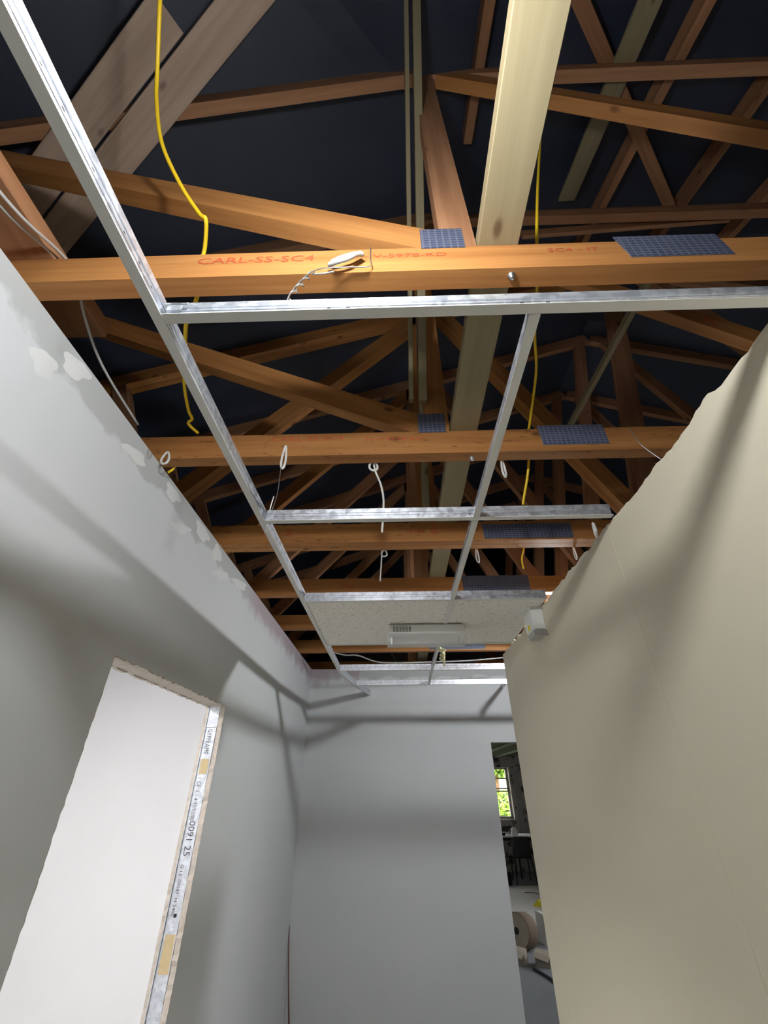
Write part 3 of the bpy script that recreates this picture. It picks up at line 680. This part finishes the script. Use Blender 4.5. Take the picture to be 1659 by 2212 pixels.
for dx, lab in ((0, 'pale cable along the top of the grey left wall, outer one'), (.022, 'pale cable along the top of the grey left wall, inner one')):
    cable('wall_cable', [(-.762 + dx, -.6, .935), (-.762 + dx, .10, .935), (-.762 + dx, .25, .94), (-.763 + dx, .36, .965), (-.764 + dx, .455, 1.012), (-.764 + dx, .51, 1.012), (-.768 + dx * .6, .58, .975), (-.774 + dx * .4, .70, .935), (-.778 + dx * .3, .9, .922)][:9 if dx else 6], .0034, 'grey_cable', lab)
def loop(name, c, w_, h_, r, ax, label, mat='white_cable', tail=None, extra=None):
    t = thing(name, (c[0], c[1], c[2] - h_), label, 'cable loop', 'white cable loops on the trusses')
    pts = [(c[0] + ax[0] * w_ * math.sin(a) * (.4 + .6 * math.sin(a / 2) ** 2), c[1] + ax[1] * w_ * math.sin(a) * (.4 + .6 * math.sin(a / 2) ** 2), c[2] - h_ * (1 - math.cos(a)) / 2) for a in [2 * math.pi * k / 12 for k in range(13)]]
    MB().tube(pts, r, 8).build('loop', mat, t, True)
    if tail: MB().tube(tail, r * .9, 8).build('tail', mat, t, True)
    return t
loop('cable_loop', (.37, 1.10, .925), .014, .075, .0038, (.7, .7), 'white cable loop under the second truss right of the short tee')
loop('cable_loop', (-.352, 1.034, .945), .009, .095, .0038, (1, 0), 'white cable loop on the face of the second truss, wire tied to it')
loop('cable_loop', (-.064, 1.097, .93), .018, .045, .0038, (1, .2), 'white cable loop with a long tail under the middle of the second truss', tail=[(-.064, 1.10, .925), (-.058, 1.10, .885), (-.040, 1.10, .83), (-.031, 1.10, .775), (-.031, 1.095, .715), (-.035, 1.09, .64)])
loop('cable_loop', (-.045, 1.72, .918), .016, .036, .0035, (1, 0), 'white cable loop with a straight tail under the double truss', tail=[(-.055, 1.72, .93), (-.058, 1.72, .86), (-.064, 1.72, .76)])
loop('cable_loop', (.381, 1.725, .918), .012, .07, .0035, (.8, .6), 'white cable loop under the double truss right of the short tee')
loop('cable_loop', (.825, 1.725, .918), .012, .062, .0035, (.8, .6), 'white cable loop under the double truss close to the cream wall')
loop('cable_loop', (-.745, 1.035, .93), .016, .05, .0038, (1, 0), 'white cable loop at the wall end of the second truss')
loop('cable_loop', (.605, 1.10, .665), .012, .045, .004, (.3, 1), 'white cable loop caught behind the torn top of the cream wall')
# grey cable clip on the nearest chord
gc = thing('cable_clip', (-.08, .45, .91), 'bent grey cable clip on the face of the nearest truss', 'cable clip')
MB().tube([(-.125, .448, .914), (-.108, .438, .906), (-.085, .436, .914), (-.068, .438, .934), (-.056, .446, .95)], .0052, 10).build('sheath', 'grey_cable', gc, True)
MB().tube([(-.120, .446, .922), (-.100, .440, .926), (-.078, .440, .938), (-.060, .446, .957)], .0045, 10).build('sheath', 'grey_cable', gc, True)
# twisted wire hangers
def hanger(main, label, twist=None, stub=None):
    t = thing('wire_hanger', main[-1], label, 'wire', 'wire hangers of the ceiling grid')
    MB().tube(main, .0013, 6).build('wire', 'wire', t, True)
    if twist:
        a, b, turns, rad = twist; a = Vector(a); b = Vector(b); d = (b - a).normalized(); u = d.cross(Vector((0, 1, 0))).normalized(); v = d.cross(u)
        n = 12 * turns
        MB().tube([a.lerp(b, k / n) + (u * math.cos(2 * math.pi * k / 12) + v * math.sin(2 * math.pi * k / 12)) * rad for k in range(n + 1)], .0014, 6, True, 2).build('twist', 'wire', t, True)
    if stub: MB().tube(stub, .0017, 6).build('stub', 'wire', t, True)
    return t
hanger([(-.040, .4595, 1.008), (-.040, .4575, .955), (-.039, .450, .909), (-.085, .448, .903), (-.134, .44, .885), (-.152, .42, .83), (-.163, .40, .755), (-.168, .385, .69), (-.166, .376, .64), (-.164, .371, .632)],
       'twisted bare wire from the nearest truss to the nearest cross tee', ((-.150, .425, .84), (-.168, .384, .675), 4, .004), [(-.150, .425, .835), (-.13, .43, .845), (-.108, .43, .852)])
hanger([(-.352, 1.032, .862), (-.355, 1.03, .845), (-.349, 1.02, .76), (-.346, 1.00, .69), (-.352, .99, .645), (-.358, .985, .625)],
       'bare wire hanging from the second truss to the main tee', ((-.346, .99, .66), (-.350, .985, .585), 3, .003), [(-.352, .985, .64), (-.348, .98, .67), (-.343, .976, .70)])
hanger([(.795, 1.040, 1.0), (.80, 1.038, .935), (.82, 1.035, .89), (.85, 1.03, .84)], 'thin wire running from the second truss down behind the cream wall')
hanger([(-.04, 3.43, .90), (.0, 3.37, .80), (-.02, 3.36, .70)], 'thin wire hanging to the farthest cross tee')
cable('grey_cable', [(-.50, 3.40, .895), (-.404, 3.40, .872), (-.30, 3.40, .868), (-.16, 3.40, .82), (-.019, 3.40, .808), (.271, 3.40, .813), (.56, 3.40, .82), (.9, 3.40, .845)], .005, 'grey_cable', 'grey cable sagging across the gap beyond the speckled tiles')

# ================================================================== FESTOON LAMPS
def lamp(c, mat, label, hang, added_hood=False):
    t = thing('festoon_lamp', (c[0], c[1], c[2] - .05), label, 'lamp', 'festoon lamps')
    r = .040; prof = [(.0012, -r)] + [(r * math.sin(a), -r * math.cos(a)) for a in [math.pi * k / 12 for k in range(1, 10)]] + [(.016, r * .98)]
    MB().lathe(prof, c, (0, 0, 1), 20).build('bulb', mat, t, True)
    MB().lathe([(.017, r), (.019, r + .004), (.019, r + .05), (.010, r + .06), (.006, r + .075)], c, (0, 0, 1), 16).build('socket', 'black_plastic', t, True)
    MB().tube(hang, .0055, 8).build('cable', 'yellow', t, True)
    if added_hood: MB().lathe([(.018, .062), (.050, .056), (.085, .030), (.086, .032), (.050, .060), (.018, .066)], c, (0, 0, 1), 24).build('added_hood', 'white_plastic', t, True)  # hood added to keep the bulb's upward light off the roof void
    return t
a = LAMP_A; lamp(a, 'bulb_a', 'glowing bulb in a black socket hanging overhead, out of the frame', [(a[0], a[1], a[2] + .11), (a[0] - .03, a[1] - .02, a[2] + .3), (a[0] - .2, a[1] - .05, 1.4), (-.55, .10, 1.62)])
b = LAMP_B; lamp(b, 'bulb_b', 'glowing bulb in a black socket behind the cream wall', [(b[0], b[1], b[2] + .11), (b[0] + .01, b[1] - .05, 1.05), (b[0] + .02, 2.26, 1.012)], True)

# ================================================================== ROOM BEYOND THE DOORWAY
YF = 13.0
wx0, wx1, wz0, wz1 = .60, 2.90, -.70, .405  # window widened on its unseen left side to let in more daylight
fw = MB(); fw.box((.2, YF, FL), (wx0, YF + .25, .80)); fw.box((wx1, YF, FL), (4.05, YF + .25, .80)); fw.box((wx0, YF, FL), (wx1, YF + .25, wz0)); fw.box((wx0, YF, wz1), (wx1, YF + .25, .80))
tag(fw.build('wall_far', 'peeling'), kind='structure')
struct('wall_far_room_left', (.1, YB + .09, FL), (.2, YF + .25, .80), 'grey_dim')
wfr = MB(); wfr.box((3.40, YB + .09, FL), (3.5, 5.2, .652)); wfr.box((3.40, 9.6, FL), (3.5, YF, .652)); wfr.box((3.40, 5.2, FL), (3.5, 9.6, -.7)); wfr.box((3.40, 5.2, .4), (3.5, 9.6, .652))
tag(wfr.build('wall_far_room_right', 'peeling'), kind='structure')
w2 = thing('added_window_2', (3.45, 7.4, -.7), 'unseen side window added to bring daylight into the far room', 'window'); del w2['category']; w2['kind'] = 'structure'  # out of view, added only to let more daylight into the far room
for y in (5.2, 6.28, 7.38, 8.48, 9.55): MB().box((3.42, y, -.7), (3.48, y + .05, .4)).build('frame_bar', 'window_frame', w2)
for k in range(4): MB().box((3.448, 5.25 + 1.09 * k, -.7), (3.452, 6.28 + 1.09 * k, .4)).build('pane', 'pane', w2)
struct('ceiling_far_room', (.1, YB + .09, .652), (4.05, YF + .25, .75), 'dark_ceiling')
wn = thing('window_1', (wx0, YF + .08, wz0), 'tall pale framed window in the far room', 'window'); del wn['category']; wn['kind'] = 'structure'
def bar(x0, x1, z0, z1, nm='frame_bar', d=.06): MB().box((x0, YF + .17, z0), (x1, YF + .17 + d, z1)).build(nm, 'window_frame', wn)
for a_ in ((wx0, wx0 + .05, wz0, wz1), (wx1 - .055, wx1, wz0, wz1), (1.34, 1.39, wz0, wz1), (2.10, 2.15, wz0, wz1), (wx0, wx1, wz0, wz0 + .05), (wx0, wx1, wz1 - .045, wz1), (wx0, wx1, .145, .175), (wx0, wx1, -.075, -.05), (wx0, wx1, -.135, -.105)): bar(*a_)
MB().box((wx1 - .004, YF - .005, wz0), (wx1 + .03, YF + .17, wz1)).build('reveal', 'window_frame', wn)
for z0, z1 in ((wz0 + .05, -.135), (-.105, -.075), (-.05, .145), (.175, wz1 - .045)): MB().box((wx0 + .05, YF + .198, z0), (wx1 - .055, YF + .202, z1)).build('pane', 'pane', wn)
trim = MB(); trim.box((3.02, YF - .03, FL), (3.10, YF, .62)); tag(trim.build('trim_1', 'grey_dim'), kind='structure')
for x, lab in ((2.03, 'pale tee of the far room ceiling nearest the doorway'), (2.58, 'pale tee of the far room ceiling, second from the doorway'), (3.10, 'pale tee of the far room ceiling, over the window')):
    tee_thing('far_main_tee', [((x, 4.3, .615), (x, 12.95, .615))], lab, 'ceiling tees in the far room')
# table
tb = thing('table', (2.5, 12.25, FL), 'white topped table with thin black legs under the far window', 'table')
MB().beam((2.0, 12.3, -.965), (3.3, 12.3, -.965), .60, .03, (0, 0, 1), .004).build('table_top', 'render_white', tb)
MB().box((2.03, 12.05, -1.04), (3.27, 12.55, -.981)).build('apron', 'black_plastic', tb)
for x in (2.06, 2.66, 3.24):
    for y in (12.06, 12.54): MB().box((x - .016, y - .016, FL), (x + .016, y + .016, -1.04)).build('leg', 'black_plastic', tb)
# chair with its back to the camera
ch = thing('chair', (2.61, 11.65, FL), 'black stacking chair standing at the white table in the far room', 'chair')
m = MB(); n = 6
V = [(2.45 + .32 * (i / n), 11.42 - .025 * math.sin(math.pi * i / n) + .03 * k, zz) for k in (0, 1) for zz in (-1.25, -.92) for i in range(n + 1)]
q = n + 1; F = []
for i in range(n): F += [(i, i + 1, q + i + 1, q + i), (2 * q + i + 1, 2 * q + i, 3 * q + i, 3 * q + i + 1), (q + i, q + i + 1, 3 * q + i + 1, 3 * q + i), (i + 1, i, 2 * q + i, 2 * q + i + 1)]
F += [(0, q, 3 * q, 2 * q), (n, 2 * q + n, 3 * q + n, q + n)]
m.add(V, F); m.build('backrest', 'black_plastic', ch)
MB().beam((2.61, 11.46, -1.27), (2.61, 11.84, -1.27), .37, .03, (0, 0, 1), .008).build('seat', 'black_plastic', ch)
for x, y, x2, y2 in ((2.44, 11.50, 2.40, 11.40), (2.78, 11.50, 2.82, 11.40), (2.44, 11.8, 2.42, 11.86), (2.78, 11.8, 2.80, 11.86)): MB().tube([(x, y, -1.285), (x2, y2, FL)], .011, 8, False).build('leg', 'black_plastic', ch, True)
for x in (2.435, 2.785): MB().tube([(x, 11.48, -1.285), (x, 11.46, -.95)], .01, 8, False).build('back_post', 'black_plastic', ch, True)
MB().tube([(2.34, 11.42, -1.62), (2.335, 11.42, -1.27), (2.36, 11.42, -1.25), (2.44, 11.46, -1.28)], .010, 8).build('arm_rail', 'black_plastic', ch, True)
# things on the table
kt = thing('kettle', (2.66, 12.2, -.95), 'white kettle standing on the far white table', 'kettle')
MB().lathe([(.065, 0), (.07, .01), (.06, .08), (.045, .13), (.02, .145)], (2.66, 12.2, -.95), (0, 0, 1), 16).build('body', 'render_white', kt, True)
MB().tube([(2.715, 12.2, -.86), (2.755, 12.2, -.83), (2.75, 12.2, -.90), (2.72, 12.2, -.93)], .010, 8).build('handle', 'grey_dim', kt, True)
MB().tube([(2.62, 12.2, -.86), (2.585, 12.2, -.83)], .012, 8, False).build('spout', 'render_white', kt, True)
m = MB(); m.tube([(2.40, 12.18, -.905), (2.57, 12.16, -.925)], .024, 14, False); tag(m.build('paper_roll', 'render_white', None, True), 'white paper roll lying beside the kettle', 'paper roll')
m = MB(); m.beam((2.30, 12.12, -.925), (2.42, 12.14, -.925), .10, .05); tag(m.build('tool_bag', 'black_plastic'), 'small dark bag on the far table beside the paper roll', 'bag')
# floor clutter
m = MB(); m.beam((2.0, 8.1, FL + .006), (2.0, 11.25, FL + .006), 2.4, .012); tag(m.build('floor_sheet', 'sheet'), 'pale dusty sheet covering the far room floor', 'sheet')
m = MB(); m.lathe([(.065, 0), (.08, .012), (.09, .20), (.094, .205)], (2.21, 11.37, FL), (0, 0, 1), 16); tag(m.build('bucket', 'black_plastic', None, True), 'small black bucket on the floor near the chair', 'bucket')
m = MB(); random.seed(5); n = 10
V = [(2.46, 9.55, FL + .10)] + [(2.46 + .22 * math.cos(2 * math.pi * k / n) * random.uniform(.7, 1.1), 9.55 + .16 * math.sin(2 * math.pi * k / n), FL + .012) for k in range(n)]
V[1:1] = [(2.46 + .16 * math.cos(2 * math.pi * k / n), 9.55 + .12 * math.sin(2 * math.pi * k / n), FL + .07 + random.uniform(0, .03)) for k in range(n)]
m.add(V, [(0, 1 + k, 1 + (k + 1) % n) for k in range(n)] + [(1 + k, 1 + n + k, 1 + n + (k + 1) % n, 1 + (k + 1) % n) for k in range(n)] + [tuple(1 + n + k for k in range(n))[::-1]])
tag(m.build('yellow_bag', 'yellow_label'), 'crumpled yellow bag on the pale floor sheet', 'bag')
m = MB(); m.tube([(2.35, 10.6, FL + .016), (2.52, 10.55, FL + .016), (2.62, 10.3, FL + .016), (2.75, 10.1, FL + .016)], .005); tag(m.build('floor_cable', 'black_plastic', None, True), 'thin dark cable lying on the pale floor sheet', 'cable')
# roll leaning on broken boxes
rl = thing('wrap_roll', (1.50, 7.25, FL), 'brown roll standing on its edge behind the broken boxes', 'roll')
ax = Vector((-.62, -.78, .14)).normalized(); c0 = Vector((1.43, 7.2, FL + .20))
MB().lathe([(.03, 0), (.165, 0), (.172, .008), (.172, .24), (.165, .248), (.03, .248)], c0 - ax * -.0, tuple(-ax), 28).build('wound_sheet', 'brown_roll', rl, True)
MB().lathe([(.030, -.006), (.034, .0)], c0 + ax * .002, tuple(-ax), 18).build('core_hole', 'dark_hole', rl, True)
MB().lathe([(.045, -.002), (.162, -.002), (.162, 0.0005), (.045, 0.0005)], c0, tuple(-ax), 28).build('end_face', 'cardboard', rl)
def carton(c, sx, sy, sz, rot, tilt, label, mat='cardboard'):
    t = thing('broken_box', (c[0], c[1], FL), label, 'box'); R = Matrix.Rotation(rot, 3, 'Z') @ Matrix.Rotation(tilt, 3, 'X')
    m = MB(); V = [(-1, -1, 0), (1, -1, 0), (1, 1, 0), (-1, 1, 0), (-1, -1, 1), (1, -1, .8), (1, 1, .9), (-1, 1, 1)]
    m.add([Vector(c) + R @ Vector((v[0] * sx, v[1] * sy, v[2] * sz)) for v in V], [(0, 3, 2, 1), (4, 5, 6, 7), (0, 1, 5, 4), (1, 2, 6, 5), (2, 3, 7, 6), (3, 0, 4, 7)]); m.build('carton', mat, t)
    m = MB(); m.add([Vector(c) + R @ Vector(v) for v in ((-sx, -sy - .001, sz), (sx, -sy - .001, sz * .8), (sx * .9, -sy - .09, sz * .55), (-sx * .9, -sy - .07, sz * .75), (-sx, -sy - .005, sz), (sx, -sy - .005, sz * .8), (sx * .9, -sy - .094, sz * .55), (-sx * .9, -sy - .074, sz * .75))], [(0, 1, 2, 3), (7, 6, 5, 4), (0, 4, 5, 1), (1, 5, 6, 2), (2, 6, 7, 3), (3, 7, 4, 0)]); m.build('flap', mat, t); return t
carton((1.36, 6.86, FL + .002), .075, .06, .13, -.5, 0, 'broken pale box on the floor in front of the roll')
carton((1.62, 6.80, FL + .002), .085, .07, .12, -.45, 0, 'flattened pale box on the floor right of the other broken box')
carton((1.90, 7.60, FL + .002), .08, .10, .30, .2, 0, 'upright pale box behind the brown roll', 'sheet')
m = MB(); m.tube([(1.46, 6.66, FL + .012), (1.55, 6.4, FL + .012), (1.62, 6.1, FL + .012), (1.7, 5.8, FL + .012)], .012); tag(m.build('floor_hose', 'black_plastic', None, True), 'dark hose lying on the grey floor in front of the boxes', 'hose')

# ================================================================== OUTSIDE THE WINDOW
tag(MB().box((-30, -20, FL - .3), (40, 60, FL - .25)).build('ground', 'grass'), kind='structure')
def foliage(name, c, size, n, label, seed):
    random.seed(seed); t = thing(name, (c[0], c[1], c[2] - size[2]), label, 'hedge')
    core = MB(); nn, mm = 16, 10; V = []; F = []
    for j in range(mm + 1):
        for i in range(nn):
            a, b = 2 * math.pi * i / nn, math.pi * (j / mm - .5); q = .82 + .1 * random.random()
            V.append((c[0] + size[0] * q * math.cos(a) * math.cos(b), c[1] + size[1] * q * math.sin(a) * math.cos(b), c[2] + size[2] * q * math.sin(b)))
    for j in range(mm):
        for i in range(nn): F.append((j * nn + i, j * nn + (i + 1) % nn, (j + 1) * nn + (i + 1) % nn, (j + 1) * nn + i))
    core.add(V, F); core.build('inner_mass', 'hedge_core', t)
    lv = MB()
    for k in range(n):
        a, b = random.uniform(0, 2 * math.pi), math.asin(random.uniform(-1, 1)); q = random.uniform(.85, 1.05)
        p = Vector((c[0] + size[0] * q * math.cos(a) * math.cos(b), c[1] + size[1] * q * math.sin(a) * math.cos(b), c[2] + size[2] * q * math.sin(b)))
        u = Vector([random.gauss(0, 1) for _ in range(3)]).normalized(); v = u.cross(Vector([random.gauss(0, 1) for _ in range(3)])).normalized(); s_ = random.uniform(.05, .10)
        lv.add([p - u * s_, p + v * s_ * .5, p + u * s_, p - v * s_ * .5], [(0, 1, 2, 3)])
    tag(lv.build('leaves', 'leaf', t), kind='stuff')
foliage('hedge', (3.4, 16.5, -.95), (2.2, .8, .80), 5000, 'low bright green hedge outside the far window', 11)
foliage('tree_crown', (3.6, 18.5, 1.35), (2.6, 1.2, 1.1), 5000, 'bright green tree foliage above the hedge outside the far window', 12)
MB().tube([(3.6, 18.5, FL - .25), (3.58, 18.5, -.6), (3.62, 18.5, .6)], .12, 10).build('trunk', 'pine_brown', [o for o in BASE if o.name == 'tree_crown'][0], True)
hs = thing('white_shed', (4.5, 21, FL - .25), 'white rendered outbuilding behind the hedge outside the window', 'building')
MB().box((1.0, 21, FL - .25), (9.0, 23, .55)).build('wall', 'render_white', hs)
m = MB(); m.prism([(.8, .55), (9.2, .55), (9.0, .75), (1.0, .75)], 20.8, 23.2); m.build('roof', 'grey_dim', hs)
